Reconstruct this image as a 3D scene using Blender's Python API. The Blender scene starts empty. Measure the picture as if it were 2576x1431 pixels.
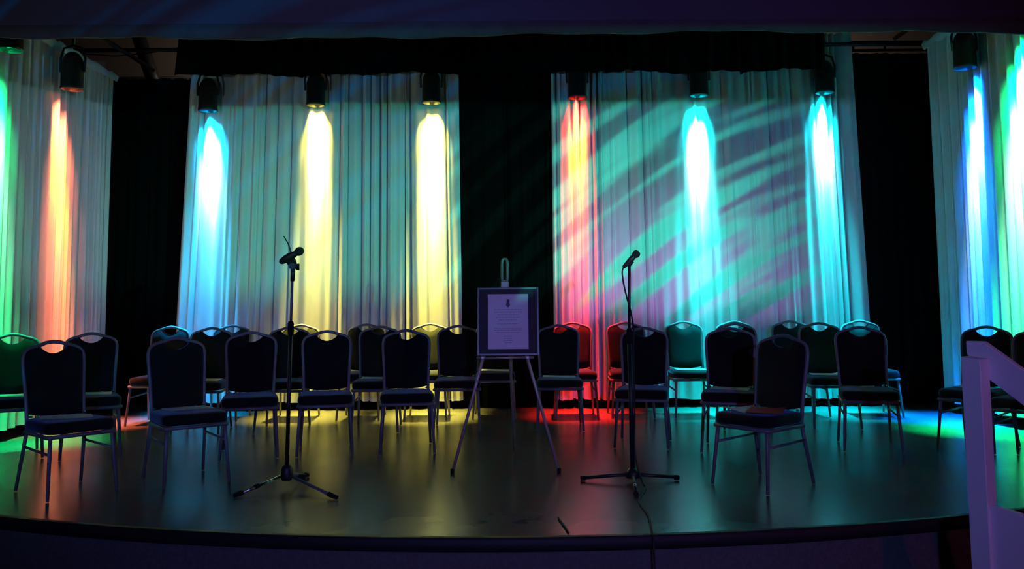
import bpy, bmesh, math, random
from mathutils import Vector, Matrix
R = math.radians
C = bpy.context.scene.collection
S = bpy.context.scene

# ------------------------------------------------------------------ camera
cam_d = bpy.data.cameras.new('camera')
cam = bpy.data.objects.new('camera', cam_d); C.objects.link(cam)
cam_d.sensor_width = 36.0
cam_d.lens = 2200.0 / 2576.0 * 36.0
cam_d.shift_y = -(715.5 - 559.5) / 2576.0
cam_d.clip_start = 0.05
TH, RO = R(5.0), 0.008
fw = Vector((0, math.cos(TH), math.sin(TH))); up = Vector((0, -math.sin(TH), math.cos(TH))); rt = Vector((1, 0, 0))
r2 = rt * math.cos(RO) - up * math.sin(RO); u2 = rt * math.sin(RO) + up * math.cos(RO)
m = Matrix((r2, u2, -fw)).transposed().to_4x4(); m.translation = (0, 0, 1.175)
cam.matrix_world = m
S.camera = cam

# ------------------------------------------------------------------ view, world
S.view_settings.view_transform = 'Standard'
S.view_settings.look = 'None'
S.view_settings.gamma = 1.0
S.view_settings.use_curve_mapping = False
S.view_settings.exposure = 0.0
w = bpy.data.worlds.new('dark_hall'); S.world = w; w.use_nodes = True
bg = w.node_tree.nodes['Background']
bg.inputs[0].default_value = (1.0, 0.98, 0.98, 1); bg.inputs[1].default_value = 0.025

# ------------------------------------------------------------------ house lights out in the hall, plus added fill spots
def aim(o, loc, target):
    o.location = loc
    o.rotation_euler = (Vector(target) - Vector(loc)).to_track_quat('-Z', 'Y').to_euler()

def spot(name, loc, target, color, power, angle, blend=1.0, radius=0.05):
    d = bpy.data.lights.new(name, 'SPOT'); d.color = color; d.energy = power
    d.spot_size = R(angle); d.spot_blend = blend; d.shadow_soft_size = radius
    o = bpy.data.objects.new(name, d); C.objects.link(o); aim(o, loc, target)
    return o

def slide(o, pat=None, u_cut=None, v_cut=None):
    """the slide and the shutters of a profile lamp, in the lamp's own beam (u sideways, v up, as tangents).
    pat = (centre, radial, along, colours, lo, hi, seed): streaks on arcs about a centre; cuts = soft shutter edges"""
    d = o.data; d.use_nodes = True; nt = d.node_tree; N, L = nt.nodes, nt.links
    em = [n for n in N if n.type == 'EMISSION'][0]
    tc = N.new('ShaderNodeTexCoord'); sp = N.new('ShaderNodeSeparateXYZ'); L.new(tc.outputs['Normal'], sp.inputs[0])
    def mth(op, a, b=None):
        n = N.new('ShaderNodeMath'); n.operation = op
        for i, v in enumerate((a, b)):
            if v is None: continue
            if isinstance(v, (int, float)): n.inputs[i].default_value = v
            else: L.new(v, n.inputs[i])
        return n.outputs[0]
    def ramp(x, lo, hi):
        n = N.new('ShaderNodeMapRange'); n.interpolation_type = 'SMOOTHSTEP'
        n.inputs[1].default_value = lo; n.inputs[2].default_value = hi; L.new(x, n.inputs[0])
        return n.outputs[0]
    az = mth('ABSOLUTE', sp.outputs[2])
    u = mth('DIVIDE', sp.outputs[0], az); v = mth('DIVIDE', sp.outputs[1], az)
    if pat:
        centre, kr, ka, cols, lo, hi, seed = pat
        du = mth('SUBTRACT', u, centre[0]); dv = mth('SUBTRACT', v, centre[1])
        rr = mth('SQRT', mth('ADD', mth('MULTIPLY', du, du), mth('MULTIPLY', dv, dv)))
        aa = mth('ARCTAN2', dv, du)
        cb = N.new('ShaderNodeCombineXYZ')
        L.new(mth('MULTIPLY', rr, kr), cb.inputs[0]); L.new(mth('MULTIPLY', aa, ka), cb.inputs[1]); cb.inputs[2].default_value = seed
        no = N.new('ShaderNodeTexNoise'); no.inputs['Scale'].default_value = 1; no.inputs['Detail'].default_value = 1.5
        L.new(cb.outputs[0], no.inputs['Vector'])
        mx = N.new('ShaderNodeMix'); mx.data_type = 'RGBA'
        L.new(ramp(no.outputs[0], lo, hi), mx.inputs[0]); mx.inputs[6].default_value = (*cols[0], 1); mx.inputs[7].default_value = (*cols[1], 1)
        L.new(mx.outputs[2], em.inputs['Color'])
    st = None
    for x, cut in ((u, u_cut), (v, v_cut)):
        for e in cut or ():
            r = ramp(x, *e) if e[0] < e[1] else mth('SUBTRACT', 1.0, ramp(x, e[1], e[0]))
            st = r if st is None else mth('MULTIPLY', st, r)
    if st is not None: L.new(st, em.inputs['Strength'])

VC = ((-0.066, -0.024), (0.200, 0.010), (0.129, 0.122))        # shutters: over the chairs below, under the header above
g = spot('hall_profile_teal', (4.2, -3.0, 1.80), (4.2, 9.5, 1.80), (0.02, 1.0, 0.62), 2600, 96, 0.25, 0.04)
slide(g, u_cut=((-0.72, -0.655), (-0.10, -0.34)), v_cut=VC)
g = spot('added_side_fill', (3.6, -3.0, 1.80), (3.6, 9.5, 1.80), (0.42, 0.78, 0.86), 1000, 96, 0.25, 0.04)  # fill spot added so the left side curtain is not dark
slide(g, u_cut=((-0.62, -0.64),), v_cut=VC)
g = spot('hall_profile_grey', (-4.2, -3.0, 1.80), (-4.2, 9.5, 1.80), (1.0, 0.55, 0.62), 130, 96, 0.25, 0.04)
slide(g, u_cut=((0.80, 0.52),), v_cut=VC)
g = spot('added_side_fill', (-3.6, -3.0, 1.80), (-3.6, 9.5, 1.80), (0.22, 0.52, 1.0), 380, 96, 0.25, 0.04)  # dim blue fill added for the right side curtain and its neighbour
slide(g, u_cut=((0.38, 0.60),), v_cut=VC)
spot('hall_wash_lavender', (0.6, -3.2, 1.9), (-0.1, 7.5, 1.0), (0.17, 0.22, 1.0), 760, 54, 1.0, 0.08)
spot('hall_wash_rose', (5.0, -2.5, 2.6), (0.8, 6.0, 0.8), (1.0, 0.10, 0.32), 135, 54, 1.0, 0.1)
g = spot('pattern_projector', (1.3, -3.0, 1.75), (1.6, 9.5, 1.75), (1, 1, 1), 4200, 40, 0.35, 0.02)
slide(g, ((0.30, -0.40), 74, 2.6, ((0.004, 0.006, 0.008), (0.03, 1.0, 0.74)), 0.44, 0.58, 3.1), u_cut=((-0.235, -0.12), (0.180, 0.03)), v_cut=((-0.070, -0.030), (0.200, 0.02), (0.131, 0.123)))
g = spot('pattern_projector', (1.2, -3.0, 1.75), (1.6, 9.5, 1.75), (1, 1, 1), 3200, 40, 0.35, 0.02)
slide(g, ((0.30, -0.40), 74, 2.6, ((0.62, 0.30, 1.0), (0.01, 0.01, 0.02)), 0.44, 0.62, 3.1), u_cut=((-0.10, -0.065), (0.182, 0.02)), v_cut=((-0.078, -0.05), (0.085, -0.040)))
for sx, e in ((-1, 22), (1, 34)):
    spot('added_backstage_fill', (sx * 3.3, 10.9, 4.5), (sx * 5.2, 12.0, 4.3), (1.0, 0.84, 0.72), e, 120, 0.6, 0.1)  # unseen fills added to brighten the back wall above the drapes
g = spot('header_projector', (-3.6, -1.0, 1.2), (-3.0, 5.4, 2.95), (1, 1, 1), 900, 60, 1.0, 0.02)
slide(g, ((0.45, -0.55), 60, 0.8, ((0.085, 0.10, 0.13), (0.03, 0.30, 0.75)), 0.42, 0.66, 8.2))

# ------------------------------------------------------------------ materials
def mat(name, col, rough=0.6, metal=0.0, spec=0.5, noise=None, bump=None, emit=None, transl=0.0):
    mt = bpy.data.materials.new(name); mt.use_nodes = True
    nt = mt.node_tree; N, L = nt.nodes, nt.links; b = N['Principled BSDF']
    b.inputs['Base Color'].default_value = (*col, 1); b.inputs['Roughness'].default_value = rough
    b.inputs['Metallic'].default_value = metal; b.inputs['Specular IOR Level'].default_value = spec
    tc = N.new('ShaderNodeTexCoord')
    if noise:
        sc, amt = noise
        n = N.new('ShaderNodeTexNoise'); n.inputs['Scale'].default_value = sc; n.inputs['Detail'].default_value = 4
        L.new(tc.outputs['Object'], n.inputs['Vector'])
        mx = N.new('ShaderNodeMix'); mx.data_type = 'RGBA'
        mx.inputs[6].default_value = (*[c * (1 - amt) for c in col], 1); mx.inputs[7].default_value = (*[min(1, c * (1 + amt)) for c in col], 1)
        L.new(n.outputs[0], mx.inputs[0]); L.new(mx.outputs[2], b.inputs['Base Color'])
    if bump:
        sc, st = bump
        n = N.new('ShaderNodeTexNoise'); n.inputs['Scale'].default_value = sc; n.inputs['Detail'].default_value = 3
        L.new(tc.outputs['Object'], n.inputs['Vector'])
        bp = N.new('ShaderNodeBump'); bp.inputs['Strength'].default_value = st; bp.inputs['Distance'].default_value = 0.01
        L.new(n.outputs[0], bp.inputs['Height']); L.new(bp.outputs[0], b.inputs['Normal'])
    if emit:
        b.inputs['Emission Color'].default_value = (*emit[0], 1); b.inputs['Emission Strength'].default_value = emit[1]
    if transl:
        t = N.new('ShaderNodeBsdfTranslucent'); t.inputs[0].default_value = (*col, 1)
        ms = N.new('ShaderNodeMixShader'); ms.inputs[0].default_value = transl
        out = N['Material Output']
        L.new(b.outputs[0], ms.inputs[1]); L.new(t.outputs[0], ms.inputs[2]); L.new(ms.outputs[0], out.inputs[0])
    return mt

M = dict(
    sheer=mat('white_drape_cloth', (0.74, 0.74, 0.72), 0.9, spec=0.1, noise=(3, 0.05), transl=0.07),
    tape=mat('silver_heading_tape', (0.65, 0.7, 0.75), 0.45, metal=0.1, bump=(40, 0.6)),
    black=mat('black_velour', (0.003, 0.003, 0.003), 0.95, spec=0.05, noise=(6, 0.3)),
    navy=mat('navy_header_cloth', (0.075, 0.068, 0.085), 0.85, spec=0.15, noise=(5, 0.15)),
    lip=mat('charcoal_header_trim', (0.06, 0.06, 0.055), 0.8, spec=0.2, noise=(12, 0.3)),
    wall=mat('dim_brown_wall', (0.16, 0.125, 0.105), 0.9, noise=(4, 0.2)),
    ceiling=mat('black_ceiling', (0.02, 0.02, 0.02), 0.9),
    hallfloor=mat('hall_carpet', (0.03, 0.03, 0.035), 0.95, noise=(60, 0.4)),
    fascia=mat('stage_fascia_carpet', (0.085, 0.085, 0.08), 0.95, spec=0.1, noise=(50, 0.4), bump=(120, 0.4)),
    nosing=mat('black_stage_nosing', (0.008, 0.008, 0.008), 0.6, spec=0.3),
    fabric=mat('charcoal_chair_fabric', (0.004, 0.005, 0.006), 0.85, spec=0.2, noise=(90, 0.35), bump=(250, 0.3)),
    frame=mat('pewter_chair_frame', (0.16, 0.15, 0.17), 0.5, metal=0.25, spec=0.3),
    chrome=mat('chrome', (0.75, 0.75, 0.75), 0.15, metal=1.0),
    blackmetal=mat('black_enamel', (0.012, 0.012, 0.013), 0.45, spec=0.4),
    rubber=mat('black_rubber', (0.01, 0.01, 0.01), 0.85, spec=0.2),
    mesh=mat('dark_grille', (0.02, 0.02, 0.02), 0.5, metal=0.5, bump=(400, 0.8)),
    paper=mat('white_paper', (0.8, 0.8, 0.8), 0.8, spec=0.2),
    redpaper=mat('red_paper', (0.5, 0.04, 0.06), 0.8, spec=0.2),
    brass=mat('rosy_brass_tube', (0.50, 0.36, 0.33), 0.42, metal=0.5),
    pewter=mat('pewter_moulding', (0.20, 0.19, 0.17), 0.4, metal=0.5),
    mount=mat('dark_mount_board', (0.035, 0.037, 0.045), 0.75),
    print=mat('grey_print', (0.42, 0.42, 0.46), 0.8),
    emblem=mat('dark_emblem_print', (0.12, 0.12, 0.16), 0.8),
    whitewood=mat('white_painted_wood', (0.74, 0.72, 0.74), 0.55, noise=(8, 0.06), bump=(30, 0.1)),
    pipe=mat('black_pipe', (0.015, 0.015, 0.015), 0.5, metal=0.3),
    cable=mat('black_cable', (0.01, 0.01, 0.01), 0.7),
    pinkcable=mat('pink_cable', (0.4, 0.2, 0.2), 0.6),
)

fb = M['fabric'].node_tree.nodes['Principled BSDF']; fb.inputs['Sheen Weight'].default_value = 0.35; fb.inputs['Sheen Tint'].default_value = (0.4, 0.6, 1.0, 1); fb.inputs['Sheen Roughness'].default_value = 0.30
def floor_material():
    mt = mat('satin_stage_floor', (0.10, 0.095, 0.09), 0.3, spec=0.34)
    nt = mt.node_tree; N, L = nt.nodes, nt.links; b = N['Principled BSDF']
    tc = N.new('ShaderNodeTexCoord')
    n = N.new('ShaderNodeTexNoise'); n.inputs['Scale'].default_value = 2.2; n.inputs['Detail'].default_value = 5
    L.new(tc.outputs['Object'], n.inputs['Vector'])
    mr = N.new('ShaderNodeMapRange'); mr.inputs[3].default_value = 0.21; mr.inputs[4].default_value = 0.29
    L.new(n.outputs[0], mr.inputs[0]); L.new(mr.outputs[0], b.inputs['Roughness'])
    mx = N.new('ShaderNodeMix'); mx.data_type = 'RGBA'
    mx.inputs[6].default_value = (0.085, 0.08, 0.075, 1); mx.inputs[7].default_value = (0.12, 0.113, 0.107, 1)
    L.new(n.outputs[0], mx.inputs[0]); L.new(mx.outputs[2], b.inputs['Base Color'])
    return mt
M['stage'] = floor_material()

# ------------------------------------------------------------------ mesh helpers
class MB:
    def __init__(s): s.v = []; s.f = []; s.sm = []
    def add(s, vs, fs, smooth=False):
        o = len(s.v); s.v += [tuple(v) for v in vs]; s.f += [tuple(i + o for i in f) for f in fs]; s.sm += [smooth] * len(fs)
        return s
    def box(s, c, d, rot=None):
        x, y, z = (k / 2 for k in d)
        vs = [Vector((a, b, e)) for a in (-x, x) for b in (-y, y) for e in (-z, z)]
        if rot is not None: vs = [rot @ v for v in vs]
        vs = [v + Vector(c) for v in vs]
        return s.add(vs, [(0, 1, 3, 2), (4, 6, 7, 5), (0, 4, 5, 1), (2, 3, 7, 6), (0, 2, 6, 4), (1, 5, 7, 3)])
    def tube(s, pts, r, n=10, closed=False, ry=None):
        pts = [Vector(p) for p in pts]; k = len(pts)
        rs = r if isinstance(r, (list, tuple)) else [r] * k
        vs = []; ref = None
        for i, p in enumerate(pts):
            if closed: t = pts[(i + 1) % k] - pts[i - 1]
            else: t = pts[min(i + 1, k - 1)] - pts[max(i - 1, 0)]
            t.normalize()
            if ref is None:
                ref = Vector((0, 1, 0)) if abs(t.y) < 0.9 else Vector((1, 0, 0))
            a = (ref - t * ref.dot(t)).normalized(); b = t.cross(a); ref = a
            for j in range(n):
                q = 2 * math.pi * j / n
                vs.append(p + a * (math.cos(q) * rs[i] * (ry or 1)) + b * (math.sin(q) * rs[i]))
        fs = []
        for i in range(k if closed else k - 1):
            for j in range(n):
                a0 = i * n + j; a1 = i * n + (j + 1) % n; b0 = ((i + 1) % k) * n + j; b1 = ((i + 1) % k) * n + (j + 1) % n
                fs.append((a0, a1, b1, b0))
        s.add(vs, fs, True)
        if not closed:
            o = len(s.v) - len(vs)
            s.f.append(tuple(o + j for j in reversed(range(n)))); s.sm.append(False)
            s.f.append(tuple(o + (k - 1) * n + j for j in range(n))); s.sm.append(False)
        return s
    def lathe(s, prof, n=24, origin=(0, 0, 0), rot=None, cap=True):
        k = len(prof); vs = []
        for (r, z) in prof:
            for j in range(n):
                q = 2 * math.pi * j / n
                v = Vector((r * math.cos(q), r * math.sin(q), z))
                if rot is not None: v = rot @ v
                vs.append(v + Vector(origin))
        fs = [(i * n + j, i * n + (j + 1) % n, (i + 1) * n + (j + 1) % n, (i + 1) * n + j) for i in range(k - 1) for j in range(n)]
        o = len(s.v); s.add(vs, fs, True)
        if cap:
            s.f.append(tuple(o + j for j in reversed(range(n)))); s.sm.append(False)
            s.f.append(tuple(o + (k - 1) * n + j for j in range(n))); s.sm.append(False)
        return s
    def grid(s, rows, smooth=True):
        a, b = len(rows), len(rows[0])
        return s.add([p for r in rows for p in r], [(i * b + j, i * b + j + 1, (i + 1) * b + j + 1, (i + 1) * b + j) for i in range(a - 1) for j in range(b - 1)], smooth)
    def prism(s, poly, axis_vec):
        n = len(poly); a = Vector(axis_vec)
        vs = [Vector(p) for p in poly] + [Vector(p) + a for p in poly]
        return s.add(vs, [tuple(reversed(range(n))), tuple(range(n, 2 * n))] + [(i, (i + 1) % n, n + (i + 1) % n, n + i) for i in range(n)])
    def build(s, name, material, parent=None, bevel=0.0, loc=None):
        me = bpy.data.meshes.new(name); me.from_pydata(s.v, [], s.f)
        me.polygons.foreach_set('use_smooth', s.sm)
        bm = bmesh.new(); bm.from_mesh(me)
        if bevel:
            bmesh.ops.remove_doubles(bm, verts=bm.verts, dist=1e-5)
            es = [e for e in bm.edges if len(e.link_faces) == 2 and e.calc_face_angle(0) > 0.6]
            bmesh.ops.bevel(bm, geom=es, offset=bevel, segments=2, affect='EDGES', profile=0.5)
        bmesh.ops.recalc_face_normals(bm, faces=bm.faces)
        bm.to_mesh(me); bm.free()
        me.materials.append(M[material] if isinstance(material, str) else material)
        o = bpy.data.objects.new(name, me); C.objects.link(o)
        if parent: o.parent = parent
        if loc: o.location = loc
        return o

def tag(o, label=None, cat=None, group=None, kind=None):
    for k, v in (('label', label), ('category', cat), ('group', group), ('kind', kind)):
        if v: o[k] = v
    return o

def thing(name, label, cat, loc=(0, 0, 0), rz=0.0, group=None):
    o = bpy.data.objects.new(name, None); C.objects.link(o); o.empty_display_size = 0.1
    o.location = loc; o.rotation_euler = (0, 0, rz)
    return tag(o, label, cat, group)

def struct(name, mb, material, bevel=0.0):
    return tag(mb.build(name, material, bevel=bevel), kind='structure')

def copy_tree(o, parent=None):
    c = o.copy(); C.objects.link(c)
    if parent: c.parent = parent
    for ch in list(o.children): copy_tree(ch, c)
    return c

# ------------------------------------------------------------------ stage and hall
ACY, ARR = 12.54, 8.10
def arc(a, r): return (r * math.sin(a), ACY - r * math.cos(a))
AN = [R(-48 + 96 * i / 96) for i in range(97)]
poly = [arc(a, ARR) for a in AN] + [(6.02, 12.0), (-6.02, 12.0)]
struct('floor', MB().prism([(x, y, -0.06) for x, y in poly], (0, 0, 0.06)), 'stage')
f = MB(); ARF = ARR - 0.03
f.grid([[(*arc(a, ARF), z) for a in AN] for z in (-0.5, -0.3, -0.06)])
f.grid([[(*arc(a, ARF - 0.1), z) for a in AN] for z in (-0.5, -0.3, -0.06)])
struct('wall_stage', f, 'fascia')
t = MB()
pr = [(0.012, 0.004), (0.022, -0.006), (0.022, -0.055), (0.012, -0.066), (-0.02, -0.066), (-0.02, 0.004)]
pr.append(pr[0])
t.grid([[(*arc(a, ARR + d), z) for a in AN] for d, z in pr])
struct('trim_1', t, 'nosing')
struct('floor', MB().box((0, 2.0, -0.55), (16, 20, 0.1)), 'hallfloor')
struct('wall_back', MB().box((0, 12.1, 2.2), (16, 0.2, 5.6)), 'wall')
struct('wall_left', MB().box((-8.1, 2.0, 2.2), (0.2, 20, 5.6)), 'wall')
struct('wall_right', MB().box((8.1, 2.0, 2.2), (0.2, 20, 5.6)), 'wall')
struct('ceiling', MB().box((0, 2.0, 5.05), (16.4, 20.4, 0.1)), 'ceiling')

# proscenium header: navy cloth face over a charcoal lip with a slightly ragged hem
random.seed(5)
hd = MB()
rows = []
for z in [2.90 + i * (4.99 - 2.90) / 10 for i in range(11)]:
    rows.append([(x * 0.1, 5.40 + 0.012 * math.sin(x * 0.9) + 0.006 * math.sin(x * 2.3 + z), z) for x in range(-78, 79)])
hd.grid(rows)
hd.grid([[(x * 0.1, 5.46, z) for x in range(-78, 79)] for z in (2.90, 4.99)])
struct('wall_front', hd, 'navy')
lip = MB()
def hem(x): return 2.835 + 0.012 * math.sin(x * 1.3) + 0.007 * math.sin(x * 5.1 + 1) + 0.004 * math.sin(x * 13)
xs = [-7.8 + i * 0.04 for i in range(391)]
lip.grid([[(x, 5.385, 2.92 if abs(x) > 1.2 else 2.925) for x in xs], [(x, 5.375, 2.89) for x in xs], [(x, 5.38, hem(x)) for x in xs], [(x, 5.42, hem(x) + 0.004) for x in xs], [(x, 5.44, 2.9) for x in xs]])
struct('trim_2', lip, 'lip')

# ------------------------------------------------------------------ drapes
def profile(width, rng, pw=(0.03, 0.17), amp=0.046, deep=0.36):
    """list of (x, depth): irregular pleats, some with a deep narrow return"""
    pts = []; x = 0.0; off = rng.uniform(-0.01, 0.01)
    pts.append((0.0, 0.03))
    while x < width - 0.03:
        wv = min(rng.uniform(*pw), width - x); a = amp * rng.uniform(0.35, 1.15); sk = rng.uniform(0.35, 0.65)
        nn = 9
        for i in range(1, nn + 1):
            u = i / nn
            uu = u / (2 * sk) if u < sk else 0.5 + (u - sk) / (2 * (1 - sk))
            pts.append((x + wv * u, off - a * (0.5 - 0.5 * math.cos(2 * math.pi * uu))))
        x += wv
        off += rng.uniform(-0.008, 0.008); off = max(-0.02, min(0.02, off))
        if rng.random() < deep and x < width - 0.06:
            g = rng.uniform(0.018, 0.036); dp = rng.uniform(0.09, 0.15)
            pts += [(x + g * 0.25, off + dp * 0.8), (x + g * 0.5, off + dp), (x + g * 0.75, off + dp * 0.8), (x + g, off)]
            x += g
    pts.append((width, 0.03))
    return pts

def drape_mesh(wt, wb, z0, z1, seed, n=16, **kw):
    rng = random.Random(seed); pf = profile(wt, rng, **kw)
    ph = [rng.uniform(0, 6.28) for _ in range(4)]
    rows = []
    for k in range(n + 1):
        t = k / n; z = z0 + (z1 - z0) * t; row = []
        wd = wb + (wt - wb) * t
        for x, d in pf:
            s = x / wt
            sway = 0.012 * (1 - t) * math.sin(x * 7 + ph[0]) + 0.006 * (1 - t) * math.sin(x * 17 + ph[1])
            amp = 1.12 - 0.35 * t + 0.1 * math.sin(x * 4 + 3 * t + ph[2])
            hemz = 0.008 * math.sin(x * 9 + ph[3]) * (1 - t) ** 6
            row.append(((s - 0.5) * wd + sway, d * amp + 0.012 * math.sin(x * 2.2 + ph[3]), z + hemz))
        rows.append(row)
    return MB().grid(rows)

def drape_set(label, x0, x1, xb0, xb1, y, z0, z1, cuts, seed, cat='curtain', group=None, mname='sheer', rz=0.0, origin=None, name='white_drape', **kw):
    """one curtain of several panels; along local x; cuts as fractions"""
    root = thing(name, label, cat, origin or ((x0 + x1) / 2, y, z0), rz, group)
    cs = [0.0] + cuts + [1.0]; W = x1 - x0; WB = xb1 - xb0; cx = (x0 + x1) / 2; cb = (xb0 + xb1) / 2
    for i in range(len(cs) - 1):
        wt = W * (cs[i + 1] - cs[i]); wb = WB * (cs[i + 1] - cs[i])
        mb = drape_mesh(wt, wb, 0.0, z1 - z0, seed + i, **kw)
        mt = x0 + W * (cs[i] + cs[i + 1]) / 2 - cx; mbm = xb0 + WB * (cs[i] + cs[i + 1]) / 2 - cx
        hgt = z1 - z0
        mb.v = [(vx + mbm + (mt - mbm) * vz / hgt, vy + (0.012 if i % 2 else 0), vz) for vx, vy, vz in mb.v]
        mb.build('drape_panel', mname, root)
    return root

drape_set('white pleated curtain left of the centre black drape, lit blue and yellow', -3.56, -0.585, -3.68, -0.53, 9.545, 0.09, 3.80, [0.20, 0.285, 0.59, 0.80], 11)
drape_set('white pleated curtain right of the centre black drape, lit red and cyan', 0.445, 3.80, 0.43, 3.90, 9.545, 0.09, 4.10, [0.17, 0.33, 0.56, 0.79], 31)
# wings run forward along both sides of the stage
lw = drape_set('white pleated side curtain on the left, lit orange and green', -1.8, 1.8, -1.8, 1.8, 0, 0.10, 3.66, [0.3, 0.62], 51, rz=R(90), origin=(-4.35, 7.6, 0.10))
rw = drape_set('white pleated side curtain on the right, lit blue and green', -1.75, 1.75, -1.75, 1.75, 0, 0.10, 3.88, [0.34, 0.66], 71, rz=R(-90), origin=(4.45, 7.42, 0.10))
def heading(parent, length, z, seed):
    rng = random.Random(seed); xs = [-length / 2 + length * i / 60 for i in range(61)]
    mb = MB(); a = [rng.uniform(-0.02, 0.02) for _ in xs]
    mb.grid([[(x, -0.035 + a[i] * 0.5, z + a[i]) for i, x in enumerate(xs)], [(x, -0.055 + a[i] * 0.3, z - 0.03) for i, x in enumerate(xs)], [(x, -0.04 + a[(i * 7) % 61] * 0.5, z - 0.09 + a[(i * 3) % 61] * 0.7) for i, x in enumerate(xs)]])
    tag(mb.build('heading_tape', 'tape', parent), 'crumpled silver heading tape')
heading(lw, 3.6, 3.56, 1); heading(rw, 3.5, 3.78, 2)

BK = dict(cat='curtain', mname='black', name='black_drape', n=8, pw=(0.08, 0.16), amp=0.05, deep=0.1)
drape_set('black velour drape at the centre behind the easel', -0.58, 0.47, -0.58, 0.47, 9.66, 0.006, 4.3, [0.5], 91, **BK)
drape_set('black velour drape between the left side curtain and the left white curtain', -4.95, -3.58, -4.95, -3.58, 10.15, 0.006, 3.80, [0.5], 93, **BK)
drape_set('black velour drape between the right white curtain and the right side curtain', 3.83, 4.75, 3.83, 4.75, 9.68, 0.006, 3.90, [0.5], 95, **BK)
drape_set('black velour backing drape seen under the hem of the left white curtain', -3.54, -0.62, -3.54, -0.62, 9.76, 0.006, 3.7, [0.5], 97, **BK)
drape_set('black velour backing drape seen under the hem of the right white curtain', 0.5, 3.80, 0.5, 3.80, 9.76, 0.006, 3.8, [0.5], 99, **BK)
drape_set('black velour backing drape behind the left side curtain', -1.8, 1.8, -1.8, 1.8, 0, 0.006, 3.5, [0.5], 101, rz=R(90), origin=(-4.66, 7.6, 0.006), **BK)
drape_set('black velour backing drape behind the right side curtain', -1.75, 1.75, -1.75, 1.75, 0, 0.006, 3.7, [0.5], 103, rz=R(-90), origin=(4.76, 7.42, 0.006), **BK)
# border across the top
rng = random.Random(17)
bo = thing('black_border', 'wide black border hanging across the top in front of the white curtains', 'curtain', (0, 9.15, 3.55))
pf = profile(6.95, random.Random(23), pw=(0.10, 0.2), amp=0.05, deep=0.05)
rows = []
for k in range(7):
    tt = k / 6
    rows.append([(-3.60 + x + (0.10 * tt if x < 0.1 else 0) , d, (1 - tt) * (0.010 * math.sin(x * 3.1) + 0.012 * math.sin(x * 7.7 + 1) - 0.006 * math.sin(x * 19)) + tt * 1.2 + 0.02 * (1 - tt)) for x, d in pf])
MB().grid(rows).build('border_cloth', 'black', bo)
MB().tube([(-3.7, 0.02, 1.2), (3.6, 0.02, 1.2)], 0.024).build('border_pipe', 'pipe', bo)

# pipes above the drapes
def pipe_rig(name, label, x0, x1, y, zs, uprights):
    rt_ = thing(name, label, 'truss', ((x0 + x1) / 2, y, zs[0])); cx = (x0 + x1) / 2
    for z in zs: MB().tube([(x0 - cx, 0, z - zs[0]), (x1 - cx, 0, z - zs[0])], 0.017).build('pipe', 'pipe', rt_)
    for x in uprights:
        MB().tube([(x - cx, 0, 0), (x - cx, 0, zs[-1] - zs[0])], 0.014).build('upright', 'pipe', rt_)
    return rt_
pipe_rig('overhead_pipe', 'pair of black pipes above the right black drape', 3.72, 8.02, 10.3, (4.12, 4.22), (4.06, 4.12, 4.5))
pipe_rig('overhead_pipe', 'three thin black pipes above the left black drape', -8.02, -3.9, 11.4, (4.02, 4.08, 4.14), (-5.3, -4.2))
tag(MB().tube([(-4.94, 11.0, 5.01), (-4.60, 11.0, 4.05), (-4.54, 11.0, 3.9)], 0.09, n=8).build('roof_brace', 'pipe'), 'thick slanting black brace above the left black drape', 'brace')
tag(MB().tube([(-5.3, 10.6, 4.24), (-4.9, 10.6, 4.21), (-4.5, 10.6, 4.24), (-4.0, 10.6, 4.33), (-3.6, 10.6, 4.5), (-3.3, 10.6, 5.005)], 0.008, n=6).build('slack_cable', 'pinkcable'), 'thin pinkish cable sagging above the left black drape', 'cable')

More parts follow.
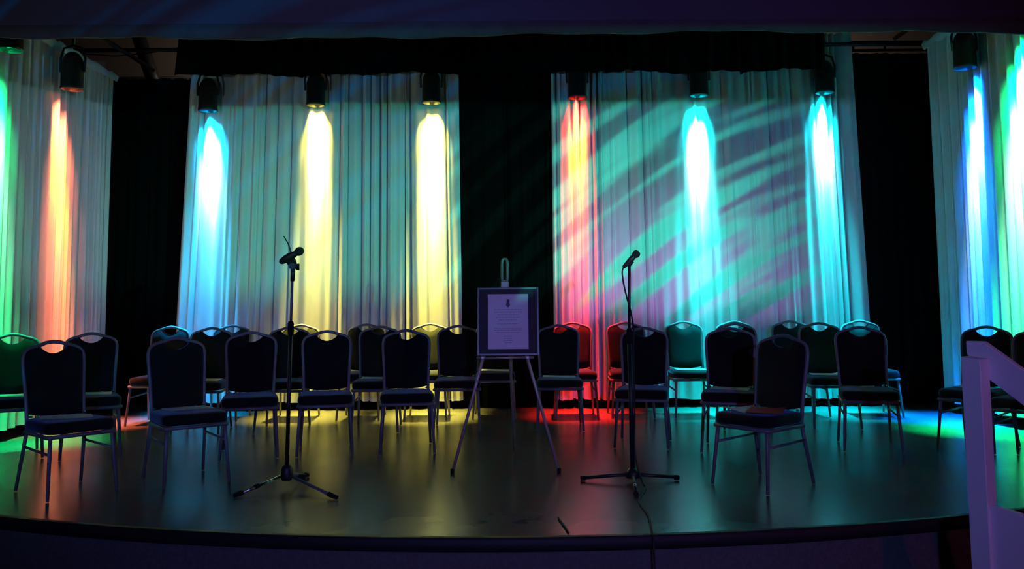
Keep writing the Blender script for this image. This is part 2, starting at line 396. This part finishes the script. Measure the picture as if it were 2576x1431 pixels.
# ------------------------------------------------------------------ lamps hanging in front of the curtains
WHITEHOT = {}
def lamp(label, loc, color, power, toward, hot, bar):
    """a can hung mouth down; toward = horizontal unit vector to the curtain"""
    root = thing('par_can', label, 'stage light', loc, 0.0)
    b = MB(); b.lathe([(0.100, 0.0), (0.104, 0.004), (0.104, 0.02), (0.100, 0.03), (0.100, 0.25), (0.085, 0.30), (0.055, 0.345), (0.03, 0.36), (0.0, 0.362)], 28, cap=False)
    b.lathe([(0.097, 0.0), (0.097, 0.05)], 28, cap=False)
    b.build('body', 'blackmetal', root)
    key = tuple(color)
    if key not in WHITEHOT: WHITEHOT[key] = mat('lit_lens', (0.02, 0.02, 0.02), 0.3, emit=(color, 4.0))
    l = MB(); l.lathe([(0.0, 0.034), (0.06, 0.038), (0.096, 0.048)], 28, cap=False)
    l.build('lens', WHITEHOT[key], root)
    y = MB(); y.tube([(-0.115, 0, 0.17), (-0.118, 0, 0.30), (-0.09, 0, 0.40), (0, 0, 0.43), (0.09, 0, 0.40), (0.118, 0, 0.30), (0.115, 0, 0.17)], 0.012, n=6)
    y.build('yoke', 'blackmetal', root)
    q = bar - loc[2]; ax, ay = (0, 1) if toward[0] == 0 else (1, 0)
    c = MB(); c.tube([(0, 0, 0.43), (0, 0, q - 0.026)], 0.016, n=8)
    c.tube([(ax * k, ay * k, q + z) for k, z in ((-0.036, -0.03), (-0.038, 0.01), (-0.02, 0.035), (0.02, 0.035), (0.038, 0.01))], 0.010, n=6)
    c.build('clamp', 'blackmetal', root)
    # hot core, softer rim and straight throw to the floor of one lens
    for nm, cl, pw, sp_, ln in (('core', hot, power * 0.6, 19, 14.0), ('rim', color, power * (0.85 if toward[0] == 0 else 0.6), 34, 24.0), ('tail', color, power * 1.15, 22, 1.5), ('throw', color, power * (1.9 if toward[0] == 0 else 3.6), 22, -8.0)):
        d = bpy.data.lights.new('lamp_beam', 'AREA'); d.shape = 'DISK'; d.size = 0.12 if nm == 'core' else 0.188; d.color = cl; d.energy = pw
        d.spread = R(sp_)
        o = bpy.data.objects.new('lamp_beam', d); C.objects.link(o); o.parent = root
        tx, ty = toward if nm != 'throw' or toward[0] == 0 else (toward[0] * 0.5, -0.8)
        dv = Vector((tx * math.sin(R(ln)), ty * math.sin(R(ln)), -math.cos(R(ln))))
        o.location = (0, 0, 0.010); o.rotation_euler = dv.to_track_quat('-Z', 'Y').to_euler()
    return root
BKD = (0, 1); PW = 14
YL = 9.40
lamp('stage light with a pale blue beam, leftmost on the back curtains', (-3.31, YL, 3.245), (0.0, 0.42, 1.0), PW, BKD, (0.6, 0.85, 1.0), 3.93)
lamp('stage light with a yellow beam, left of the two yellow ones', (-2.135, YL, 3.295), (1.0, 0.84, 0.11), PW * 0.85, BKD, (1.0, 0.95, 0.5), 3.93)
lamp('stage light with a yellow beam beside the centre black drape', (-0.87, YL, 3.315), (1.0, 0.86, 0.11), PW * 0.95, BKD, (1.0, 0.97, 0.55), 3.93)
lamp('stage light with a red and orange beam', (0.725, YL, 3.355), (1.0, 0.018, 0.012), PW * 1.1, BKD, (1.0, 0.26, 0.0), 3.93)
lamp('stage light with a cyan beam behind the right microphone', (2.055, YL, 3.37), (0.0, 0.74, 0.82), PW, BKD, (0.55, 0.9, 0.9), 3.93)
lamp('stage light with a cyan beam beside the right black drape', (3.43, YL, 3.39), (0.0, 0.66, 0.88), PW * 1.1, BKD, (0.5, 0.85, 0.85), 3.93)
lamp('stage light with an orange beam on the left side curtain', (-4.19, 8.2, 3.20), (1.0, 0.17, 0.07), PW * 0.5, (-0.8, 0.6), (1.0, 0.46, 0.02), 3.88)
lamp('stage light with a green beam at the far left edge', (-4.19, 7.16, 3.28), (0.0, 0.75, 0.18), PW * 0.36, (-0.8, 0.6), (0.3, 1.0, 0.5), 3.88)
lamp('stage light with a deep blue beam on the right side curtain', (4.29, 8.1, 3.31), (0.0, 0.16, 1.0), PW * 0.95, (0.8, 0.6), (0.35, 0.6, 1.0), 4.04)
lamp('stage light with a green beam at the far right edge', (4.29, 7.42, 3.50), (0.0, 0.8, 0.2), PW * 1.0, (0.8, 0.6), (0.5, 1.0, 0.7), 4.04)
tag(MB().tube([(-8.02, 9.40, 3.93), (8.02, 9.40, 3.93)], 0.024).build('lighting_bar', 'pipe'), 'black lighting bar above the back curtains behind the border', 'lighting bar')
tag(MB().tube([(-4.19, 5.45, 3.88), (-4.19, 10.05, 3.88)], 0.024).build('lighting_bar', 'pipe'), 'black lighting bar along the left side curtain', 'lighting bar')
tag(MB().tube([(4.29, 5.45, 4.04), (4.29, 9.55, 4.04)], 0.024).build('lighting_bar', 'pipe'), 'black lighting bar along the right side curtain', 'lighting bar')

# ------------------------------------------------------------------ chairs
BACKY = 0.22
def yrec(z): return 0.165 + 0.085 * (z - 0.42) / 0.5
FR = [(x * 0.945, z) for x, z in [(0.186, 0.37), (0.187, 0.50), (0.190, 0.60), (0.196, 0.70), (0.201, 0.78), (0.201, 0.82), (0.193, 0.852), (0.176, 0.872), (0.150, 0.885), (0.118, 0.894), (0.085, 0.903), (0.048, 0.916), (0.0, 0.922)]]
def frame_z(x):
    x = abs(x)
    for (xa, za), (xb, zb) in zip(FR[5:], FR[6:]):
        if xb <= x <= xa: return za + (zb - za) * (xa - x) / max(1e-6, xa - xb)
    return FR[5][1]
def make_chair():
    root = thing('banquet_chair', 'x', 'chair')
    # cushion
    rows_t = []; n = 14
    def hw(v): return 0.214 - 0.018 * v            # half width, v=0 front, 1 back
    def loop(sc, z, dome=0.0):
        out = []
        for i in range(44):
            q = 2 * math.pi * i / 44; c_, s_ = math.cos(q), math.sin(q); e = 2 / 6.5
            x = math.copysign(abs(c_) ** e, c_); y = math.copysign(abs(s_) ** e, s_)
            v = (y + 1) / 2
            out.append((x * hw(v) * sc, (y * 0.215 - 0.025) * sc - (1 - sc) * 0.025, z))
        return out
    rings = [loop(0.90, 0.383), loop(0.975, 0.386), loop(1.0, 0.398), loop(1.005, 0.420), loop(0.99, 0.437), loop(0.95, 0.449), loop(0.8, 0.456), loop(0.45, 0.459)]
    mb = MB(); vs = [p for r in rings for p in r]; k = 44
    fs = [(i * k + j, i * k + (j + 1) % k, (i + 1) * k + (j + 1) % k, (i + 1) * k + j) for i in range(len(rings) - 1) for j in range(k)]
    mb.add(vs, fs, True); mb.f.append(tuple(reversed(range(k)))); mb.sm.append(False)
    mb.f.append(tuple(range((len(rings) - 1) * k, len(rings) * k))); mb.sm.append(True)
    mb.build('seat', 'fabric', root)
    # seat frame: square-ish tube ring
    mb = MB(); mb.tube([(-0.20, -0.22, 0.370), (0.20, -0.22, 0.370), (0.205, -0.20, 0.370), (0.19, 0.16, 0.370), (0.18, 0.175, 0.370), (-0.18, 0.175, 0.370), (-0.19, 0.16, 0.370), (-0.205, -0.20, 0.370)], 0.0125, n=8, closed=True)
    mb.build('seat_frame', 'frame', root)
    # back frame
    pts = [(x, yrec(z), z) for x, z in FR] + [(-x, yrec(z), z) for x, z in reversed(FR[:-1])]
    MB().tube(pts, 0.0125, n=8).build('back_frame', 'frame', root)
    # upholstered panel: two skins
    U = [-1 + 2 * i / 28 for i in range(29)]; V = [i / 12 for i in range(13)]
    def hwz(z):
        for (xa, za), (xb, zb) in zip(FR, FR[1:7]):
            if za <= z <= zb: return xa + (xb - xa) * (z - za) / (zb - za)
        return FR[6][0]
    def pt(u, v, side):
        uu = math.sin(u * math.pi / 2) * 0.35 + u * 0.65
        xb = uu * 0.168
        zt0 = frame_z(uu * 0.178) - 0.004
        ax = abs(uu * 0.178)
        if ax < 0.088: zt0 = min(zt0, 0.846 + 0.046 * (ax / 0.088) ** 2)
        zb = 0.455 + 0.020 * abs(uu) ** 2.4
        z = zb + (zt0 - zb) * v
        x = uu * (hwz(min(z, 0.82)) - 0.010) if z < 0.82 else uu * 0.180
        ed = (1 - abs(u) ** 6) * (1 - abs(2 * v - 1) ** 8)
        th = (0.008 + 0.022 * ed ** 0.6) if side < 0 else (0.007 + 0.010 * ed)
        return (x, yrec(z) + side * th, z)
    mb = MB()
    mb.grid([[pt(u, v, -1) for u in U] for v in V]); mb.grid([[pt(u, v, 1) for u in U] for v in V])
    def seam(a, b): mb.grid([a, b])
    seam([pt(u, 0, -1) for u in U], [pt(u, 0, 1) for u in U]); seam([pt(u, 1, -1) for u in U], [pt(u, 1, 1) for u in U])
    seam([pt(-1, v, -1) for v in V], [pt(-1, v, 1) for v in V]); seam([pt(1, v, -1) for v in V], [pt(1, v, 1) for v in V])
    o = mb.build('backrest', 'fabric', root)
    # legs, stretchers, bolts
    for sx in (-1, 1):
        MB().tube([(sx * 0.185, -0.205, 0.37), (sx * 0.190, -0.215, 0.29), (sx * 0.207, -0.25, 0.005)], [0.0125, 0.0125, 0.0105], n=8).build('leg', 'frame', root)
        MB().tube([(sx * 0.176, 0.162, 0.375), (sx * 0.184, 0.172, 0.29), (sx * 0.200, 0.235, 0.005)], [0.0125, 0.0125, 0.0105], n=8).build('leg', 'frame', root)
        MB().tube([(sx * 0.191, -0.219, 0.265), (sx * 0.185, 0.178, 0.28)], 0.008, n=8).build('stretcher', 'frame', root)
        MB().lathe([(0.0, -0.007), (0.009, -0.006), (0.011, 0.0), (0.009, 0.006), (0.0, 0.007)], 10, (sx * 0.163, 0.145, 0.462), cap=False).build('bolt', 'chrome', root)
    return root

CH = [ # backrest x, y, turn (deg), label
 (-4.00, 7.05, 32, 'dark banquet chair at the far left edge, by the green beam', 'f'),
 (-2.98, 5.74, 50, 'nearest dark banquet chair on the left, with a white sheet on its seat', 'f'),
 (-3.42, 7.15, 28, 'dark banquet chair half hidden behind the nearest left chair', 'f'),
 (-2.32, 6.10, 38, 'large dark banquet chair left of the left microphone stand, in front of the blue beam', 'f'),
 (-2.10, 7.08, 16, 'dark banquet chair just left of the left microphone pole', 'f'),
 (-1.52, 7.20, 11, 'dark banquet chair just right of the left microphone pole', 'f'),
 (-0.88, 7.28, 8, 'dark banquet chair third to the left of the easel in the front arc', 'f'),
 (1.10, 7.40, -13, 'dark banquet chair directly behind the right microphone stand', 'f'),
 (1.76, 7.15, -17, 'dark banquet chair between the right microphone stand and the turned chair', 'f'),
 (1.75, 5.77, -52, 'nearest dark banquet chair on the right, turned left with a sheet on its seat', 'f'),
 (2.83, 7.18, -14, 'dark banquet chair beside the right black drape in the front arc', 'f'),
 (3.78, 7.05, -50, 'dark banquet chair behind the white handrail post', 'f'),
 (3.84, 6.42, -50, 'dark banquet chair cut off at the right edge', 'f'),
 (-2.85, 8.32, 4, 'middle row banquet chair behind the left large chair, leftmost of its row', 'm'),
 (-2.12, 8.35, 3, 'middle row banquet chair behind the left microphone pole', 'm'),
 (-1.26, 8.35, 3, 'middle row banquet chair peeping out between two front chairs left of the easel', 'm'),
 (-0.52, 8.35, 2, 'middle row banquet chair touching the left edge of the easel', 'm'),
 (0.43, 8.35, -2, 'middle row banquet chair just right of the easel', 'm'),
 (2.11, 8.35, -4, 'middle row banquet chair hidden behind the front chair under the cyan beam', 'm'),
 (2.91, 8.35, -4, 'middle row banquet chair left of the rightmost cyan lit chair', 'm'),
 (-3.45, 8.86, -2, 'back row banquet chair at the far left by the black drape', 'b'),
 (-2.91, 9.12, 0, 'back row banquet chair with a bluish top behind the left chairs', 'b'),
 (-2.20, 9.12, 0, 'back row banquet chair under the left yellow beam', 'b'),
 (-1.52, 9.12, 0, 'back row banquet chair between the two yellow beams', 'b'),
 (-0.86, 9.12, 0, 'back row banquet chair under the right yellow beam', 'b'),
 (-0.19, 9.12, 0, 'back row banquet chair hidden behind the framed notice', 'b'),
 (0.62, 9.12, 0, 'back row banquet chair lit red, right of the easel', 'b'),
 (1.17, 9.12, 0, 'back row banquet chair lit red behind the right microphone', 'b'),
 (1.77, 9.12, 2, 'back row banquet chair lit bright blue in full view', 'b'),
 (2.30, 9.12, 0, 'back row banquet chair with a cyan rim behind a dark front chair', 'b'),
 (2.88, 9.12, 0, 'back row banquet chair lit blue, seen above the turned chair', 'b'),
 (3.57, 9.04, -2, 'back row banquet chair lit blue, rightmost of its row', 'b'),
]
GR = dict(f='chairs of the front arc', m='chairs of the middle row', b='chairs of the back row')
proto = make_chair(); seats = []
for i, (x, y, a, lab, gk) in enumerate(CH):
    o = proto if i == 0 else copy_tree(proto)
    a = R(a)
    o.location = (x + math.sin(a) * BACKY, y - math.cos(a) * BACKY, 0); o.rotation_euler = (0, 0, a)
    o['label'] = lab; o['group'] = GR[gk]
    seats.append((o.location.copy(), a))

# programme sheets left on the seats
def sheet(ci, dx, dy, rz, label, material='paper', dz=0.0, name='programme_sheet'):
    loc, a = seats[ci]
    px = loc.x + dx * math.cos(a) - dy * math.sin(a); py = loc.y + dx * math.sin(a) + dy * math.cos(a)
    mb = MB(); n = 8
    mb.grid([[(-0.105 + 0.21 * i / n, -0.148 + 0.296 * j / n, 0.0012 + 0.006 * (i / n - 0.5) ** 2 * 4 * (j / n)) for i in range(n + 1)] for j in range(n + 1)])
    mb.grid([[(-0.105 + 0.21 * i / n, -0.148 + 0.296 * j / n, 0.006 * (i / n - 0.5) ** 2 * 4 * (j / n)) for i in range(n + 1)] for j in range(n + 1)])
    o = mb.build(name, material); o.location = (px, py, 0.4598 + dz); o.rotation_euler = (0, 0, a + R(rz))
    tag(o, label, 'paper', 'sheets left on the chair seats')
sheet(0, 0.0, -0.02, 80, 'white sheet on the seat of the far left chair')
sheet(1, -0.02, -0.03, 70, 'white sheet on the seat of the nearest left chair')
sheet(2, 0.0, 0.0, 85, 'white sheet on the seat of the half hidden left chair')
sheet(3, 0.02, 0.01, 95, 'white sheet on the seat of the large chair left of the left microphone')
sheet(8, 0.0, 0.0, 88, 'white sheet on the seat of the front chair under the cyan beam')
sheet(9, -0.07, -0.05, 65, 'white sheet on the seat of the turned chair on the right')
sheet(9, 0.075, -0.06, 30, 'red sheet on the seat of the turned chair on the right', 'redpaper', 0.010)
sheet(13, 0.0, 0.0, 90, 'white sheet on the seat of the leftmost middle row chair')
sheet(15, 0.0, 0.0, 90, 'white sheet on the middle row seat left of the easel')
sheet(17, 0.0, 0.0, 90, 'white sheet on the middle row seat just right of the easel')
sheet(25, 0.0, 0.0, 90, 'white sheet on the back row seat behind the easel')
sheet(28, 0.0, -0.04, 90, 'white sheet on the seat of the bright blue chair')
sheet(19, 0.0, 0.0, 90, 'white sheet on the middle row seat near the right black drape')
sheet(11, 0.0, 0.0, 85, 'white sheet on the seat behind the white handrail')

# ------------------------------------------------------------------ easel and framed notice
LEAN = math.atan2(0.24, 1.4)
ez = thing('display_easel', 'slim rosy metal display easel holding the framed notice at centre stage', 'easel', (-0.055, 6.04, 0))
def ey(z): return z * math.tan(LEAN)
for sx, fx in ((-1, -0.362), (1, 0.361)):
    top = (sx * 0.020, ey(1.26), 1.26)
    MB().tube([(fx, 0, 0.004), (fx + (top[0] - fx) * 0.5, ey(0.63), 0.63), top], [0.010, 0.011, 0.011], n=8).build('leg', 'brass', ez)
    MB().lathe([(0.0, 0.0), (0.013, 0.0), (0.014, 0.03), (0.010, 0.035)], 10, (fx, 0.0, 0.0), cap=False).build('foot', 'rubber', ez)
    MB().box((sx * 0.155, ey(0.79) - 0.035, 0.772), (0.02, 0.09, 0.016)).build('peg', 'brass', ez)
MB().tube([(0.06, 0.88, 0.004), (0.015, ey(1.24) + 0.02, 1.24)], 0.010, n=8).build('leg', 'brass', ez)
MB().tube([(-0.20, ey(0.785), 0.765), (0.20, ey(0.785), 0.765)], 0.009, n=8).build('crossbar', 'brass', ez)
MB().box((0, ey(1.16), 1.16), (0.055, 0.02, 0.28), Matrix.Rotation(-LEAN, 3, 'X')).build('mast', 'brass', ez, bevel=0.003)
lp = MB(); q = []
for i in range(24):
    an = 2 * math.pi * i / 24; c_, s_ = math.cos(an), math.sin(an)
    x = 0.020 * math.copysign(abs(c_) ** 0.6, c_); z = 1.378 + 0.085 * math.copysign(abs(s_) ** 0.5, s_)
    q.append((x, ey(z), z))
lp.tube(q, 0.0095, n=8, closed=True).build('mast_loop', 'pewter', ez)
MB().box((0, ey(1.30), 1.285), (0.036, 0.014, 0.05), Matrix.Rotation(-LEAN, 3, 'X')).build('clip', 'pewter', ez)

PW_, PH_ = 0.432, 0.478
po = thing('framed_notice', 'dark framed notice with a lavender printed sheet, standing on the easel', 'poster', (-0.033, 6.04 + ey(0.785) - 0.034, 0.783))
po.rotation_euler = (-LEAN, 0, 0)
fwid = 0.014
for nm, c, d in (('frame_rail', (-PW_ / 2 + fwid / 2, 0, PH_ / 2), (fwid, 0.026, PH_)), ('frame_rail', (PW_ / 2 - fwid / 2, 0, PH_ / 2), (fwid, 0.026, PH_)),
                 ('frame_rail', (0, 0, PH_ - fwid / 2), (PW_ - 2 * fwid, 0.026, fwid)), ('frame_rail', (0, 0, fwid / 2), (PW_ - 2 * fwid, 0.026, fwid))):
    MB().box(c, d).build(nm, 'pewter', po, bevel=0.002)
MB().box((0, 0.002, PH_ / 2), (PW_ - 2 * fwid + 0.004, 0.014, PH_ - 2 * fwid + 0.004)).build('mount', 'mount', po)
pcx, pcz, pw, ph = 0.0, 0.238, 0.284, 0.386
pp = MB().box((pcx, -0.0065, pcz), (pw, 0.005, ph)).build('printed_sheet', 'paper', po)
pm = MB(); rr = random.Random(4)
def line(z, wid, h, x=0.0): pm.box((x, -0.0092, pcz + z), (wid, 0.0008, h))
for z, wid in ((0.083, 0.19), (0.066, 0.20), (0.050, 0.15), (0.028, 0.17), (0.010, 0.13), (-0.018, 0.15), (-0.050, 0.20), (-0.062, 0.20), (-0.078, 0.17), (-0.105, 0.06), (-0.120, 0.05), (-0.135, 0.07), (-0.150, 0.05)):
    x = -wid / 2
    while x < wid / 2:
        wl = rr.uniform(0.008, 0.022); wl = min(wl, wid / 2 - x)
        if wl > 0.003: line(z, wl, 0.0045, x + wl / 2)
        x += wl + 0.004
tag(pm.build('print_lines', 'print', pp), kind='stuff')
em = MB()
em.lathe([(0.0, 0), (0.011, 0.0), (0.011, 0.001), (0, 0.001)], 16, (0.0, -0.009, pcz + 0.138), Matrix.Rotation(math.pi / 2, 3, 'X'), cap=False)
em.prism([(-0.012, -0.0098, pcz + 0.128), (0.012, -0.0098, pcz + 0.128), (0.014, -0.0098, pcz + 0.112), (0.0, -0.0098, pcz + 0.098), (-0.014, -0.0098, pcz + 0.112)], (0, 0.001, 0))
em.prism([(-0.008, -0.0098, pcz + 0.146), (0.008, -0.0098, pcz + 0.146), (0.012, -0.0098, pcz + 0.160), (0.004, -0.0098, pcz + 0.153), (0.0, -0.0098, pcz + 0.163), (-0.004, -0.0098, pcz + 0.153), (-0.012, -0.0098, pcz + 0.160)], (0, 0.001, 0))
em.build('crest', 'emblem', pp)

# ------------------------------------------------------------------ microphone stands
def rot_to(v): return Vector((0, 0, 1)).rotation_difference(Vector(v).normalized()).to_matrix()
st = thing('microphone_stand', 'left microphone stand with a thin rod at its head and splayed tripod legs', 'microphone stand', (-1.43, 5.62, 0))
for fx, fy in ((-0.235, -0.245), (0.36, -0.31), (0.05, 0.33)):
    lg = MB().tube([(fx * 0.08, fy * 0.08, 0.085), (fx, fy, 0.016)], [0.010, 0.0095], n=8).build('leg', 'chrome' if fx < 0 else 'frame', st)
    MB().tube([(fx * 0.9, fy * 0.9, 0.024), (fx * 1.06, fy * 1.06, 0.014)], [0.016, 0.013], n=8).build('rubber_foot', 'rubber', lg)
    if fx < 0: MB().tube([(fx * 0.57, fy * 0.57, 0.049), (fx * 0.66, fy * 0.66, 0.043)], 0.014, n=8).build('collar', 'rubber', lg)
MB().lathe([(0.0, 0.05), (0.030, 0.052), (0.036, 0.07), (0.036, 0.125), (0.026, 0.14), (0.018, 0.145), (0.0, 0.146)], 16, cap=False).build('hub', 'blackmetal', st)
MB().tube([(0.03, -0.01, 0.075), (0.10, -0.03, 0.075)], 0.007, n=8).tube([(0.085, -0.03, 0.075), (0.125, -0.035, 0.075)], 0.018, n=8).build('leg_knob', 'rubber', st)
MB().tube([(0, 0, 0.14), (0.012, 0, 0.98)], 0.0125, n=10).build('lower_tube', 'blackmetal', st)
MB().lathe([(0.0, 0.955), (0.018, 0.957), (0.020, 0.975), (0.020, 1.03), (0.014, 1.045), (0.0, 1.046)], 14, (0.012, 0, 0), cap=False).build('clutch', 'rubber', st)
MB().tube([(0.012, 0, 1.0), (0.018, 0, 1.315)], 0.0085, n=10).build('upper_tube', 'frame', st)
MB().tube([(0.019, 0, 1.30), (0.021, 0, 1.395)], [0.013, 0.016], n=10).build('clip_stem', 'blackmetal', st)
MB().tube([(0.022, -0.03, 1.395), (0.022, 0.03, 1.395)], 0.022, n=10).build('clip_joint', 'blackmetal', st)
MB().tube([(0.03, -0.0, 1.40), (0.06, -0.01, 1.398)], 0.006, n=6).tube([(0.055, -0.01, 1.412), (0.055, -0.01, 1.37)], 0.010, n=8).build('tilt_knob', 'rubber', st)
MB().tube([(0.01, 0.01, 1.47), (-0.020, 0.03, 1.545), (-0.056, 0.05, 1.595)], [0.006, 0.0045, 0.003], n=6).build('thin_rod', 'blackmetal', st)
def cradle(parent, a, b, r):
    MB().tube([a, b], r, n=10).build('mic_clip', 'rubber', parent)
cradle(st, (-0.01, -0.005, 1.412), (0.035, -0.005, 1.435), 0.024)
d1 = Vector((0.132, -0.03, 0.070)).normalized()
mk = thing('microphone', 'black microphone with a round head on the left stand', 'microphone', (-1.492, 5.613, 1.42))
MB().lathe([(0.0, -0.002), (0.010, 0.0), (0.019, 0.012), (0.026, 0.05), (0.026, 0.085), (0.020, 0.118), (0.018, 0.128)], 16, rot=rot_to(d1), cap=False).build('body', 'blackmetal', mk)
MB().lathe([(0.018, 0.126), (0.024, 0.132), (0.028, 0.148), (0.027, 0.160), (0.020, 0.173), (0.010, 0.180), (0.0, 0.181)], 16, rot=rot_to(d1), cap=False).build('grille', 'mesh', mk)

s2 = thing('microphone_stand', 'right straight black microphone stand with a low three legged base', 'microphone stand', (0.76, 5.72, 0))
for fx, fy, lr in ((-0.315, 0.05, 0.012), (0.29, 0.05, 0.012), (-0.035, -0.40, 0.010)):
    lg = MB().tube([(fx * 0.05, fy * 0.05, 0.052), (fx, fy, 0.022)], [lr, lr * 0.95], n=8).build('leg', 'blackmetal', s2)
    MB().tube([(fx * 0.95, fy * 0.95, 0.020), (fx * 1.05, fy * 1.05, 0.017)], 0.016, n=8).build('rubber_foot', 'rubber', lg)
    if fy < -0.1: MB().tube([(fx * 0.55, fy * 0.55, 0.0375), (fx * 0.72, fy * 0.72, 0.032)], 0.0125, n=8).build('leg_sleeve', 'chrome', lg)
MB().lathe([(0.0, 0.028), (0.042, 0.03), (0.047, 0.045), (0.045, 0.065), (0.030, 0.082), (0.018, 0.092), (0.0, 0.093)], 18, cap=False).build('hub', 'blackmetal', s2)
MB().tube([(0, 0, 0.085), (-0.004, 0, 0.90)], 0.0155, n=10).build('lower_tube', 'blackmetal', s2)
MB().lathe([(0.0, 0.88), (0.020, 0.882), (0.022, 0.90), (0.020, 0.96), (0.013, 0.98), (0.0, 0.981)], 14, (-0.004, 0, 0), cap=False).build('clutch', 'rubber', s2)
MB().tube([(-0.004, 0, 0.95), (0.004, 0, 1.385)], 0.0095, n=10).build('upper_tube', 'blackmetal', s2)
cradle(s2, (-0.004, 0.0, 1.385), (0.022, 0.0, 1.418), 0.017)
d2 = Vector((0.080, -0.02, 0.083)).normalized()
mk2 = thing('microphone', 'slim black microphone with a round head tilted on the right stand', 'microphone', (0.726, 5.725, 1.375))
MB().lathe([(0.0, -0.002), (0.010, 0.0), (0.013, 0.01), (0.018, 0.07), (0.019, 0.085), (0.016, 0.10)], 14, rot=rot_to(d2), cap=False).build('body', 'blackmetal', mk2)
MB().lathe([(0.016, 0.098), (0.021, 0.104), (0.026, 0.118), (0.025, 0.130), (0.018, 0.142), (0.0, 0.147)], 14, rot=rot_to(d2), cap=False).build('grille', 'mesh', mk2)
def smooth(pts, k=5):
    out = []; P = [Vector(p) for p in pts]
    for i in range(len(P) - 1):
        p0, p1, p2, p3 = P[max(0, i - 1)], P[i], P[i + 1], P[min(len(P) - 1, i + 2)]
        for j in range(k):
            t = j / k
            out.append(0.5 * ((2 * p1) + (p2 - p0) * t + (2 * p0 - 5 * p1 + 4 * p2 - p3) * t * t + (3 * p1 - p0 - 3 * p2 + p3) * t ** 3))
    return out + [P[-1]]
tag(MB().tube(smooth([(0.726, 5.724, 1.374), (0.716, 5.71, 1.340), (0.724, 5.70, 1.26), (0.744, 5.70, 1.17), (0.765, 5.70, 1.09), (0.776, 5.70, 1.02), (0.782, 5.70, 0.95), (0.776, 5.697, 0.8), (0.779, 5.697, 0.5), (0.772, 5.69, 0.2), (0.81, 5.66, 0.02), (0.82, 5.56, 0.006), (0.78, 5.40, 0.006), (0.722, 5.18, 0.006), (0.722, 4.83, 0.006), (0.700, 4.60, 0.006), (0.685, 4.455, 0.010), (0.683, 4.418, -0.01), (0.683, 4.41, -0.08), (0.69, 4.415, -0.3), (0.70, 4.40, -0.47), (0.8, 4.3, -0.494), (1.4, 3.9, -0.494)]), 0.0055, n=6).build('microphone_cable', 'cable'), 'black cable from the right microphone down over the stage edge', 'cable')
tag(MB().tube(smooth([(0.236, 4.80, 0.006), (0.252, 4.68, 0.006), (0.262, 4.60, 0.006), (0.272, 4.50, 0.006)]), 0.005, n=6).build('short_cable', 'cable'), 'short black cable end lying near the stage edge', 'cable')

# ------------------------------------------------------------------ handrail of the stage steps
HD = Vector((0.6, -0.8, 0.0)); HN = Vector((0.8, 0.6, 0.0)); P0 = Vector((2.195, 4.2, 0))
hr = thing('stair_handrail', 'white painted wooden handrail with post and panel beside the stage steps', 'handrail', (P0.x, P0.y, -0.5))
def hp(t, n, z): return HD * t + HN * n + Vector((0, 0, z + 0.5))
h = 0.045
pst = MB().prism([hp(-h, -h, -0.5), hp(h, -h, -0.5), hp(h, h, -0.5), hp(-h, h, -0.5)], (0, 0, 1.385))
pst.v[4:] = [(x, y, z + (0.0 if i in (0, 3) else -0.01)) for i, (x, y, z) in enumerate(pst.v[4:])]
pst.build('post', 'whitewood', hr, bevel=0.004)
SL = 0.73
MB().prism([hp(-0.06, h, 0.955), hp(-0.06, h, 0.895), hp(0.0, h, 0.805), hp(1.35, h, 0.805 - SL * 1.35), hp(1.35, h, 0.955 - SL * 1.35 + 0.02), hp(0.02, h, 0.955)], HN * 0.042).build('rail', 'whitewood', hr, bevel=0.004)
MB().prism([hp(h, -0.02, -0.5), hp(1.30, -0.02, -0.5), hp(1.30, -0.02, 0.19 - 0.6 * 1.13), hp(0.17, -0.02, 0.19), hp(h, -0.02, 0.205)], HN * 0.035).build('side_panel', 'whitewood', hr, bevel=0.003)
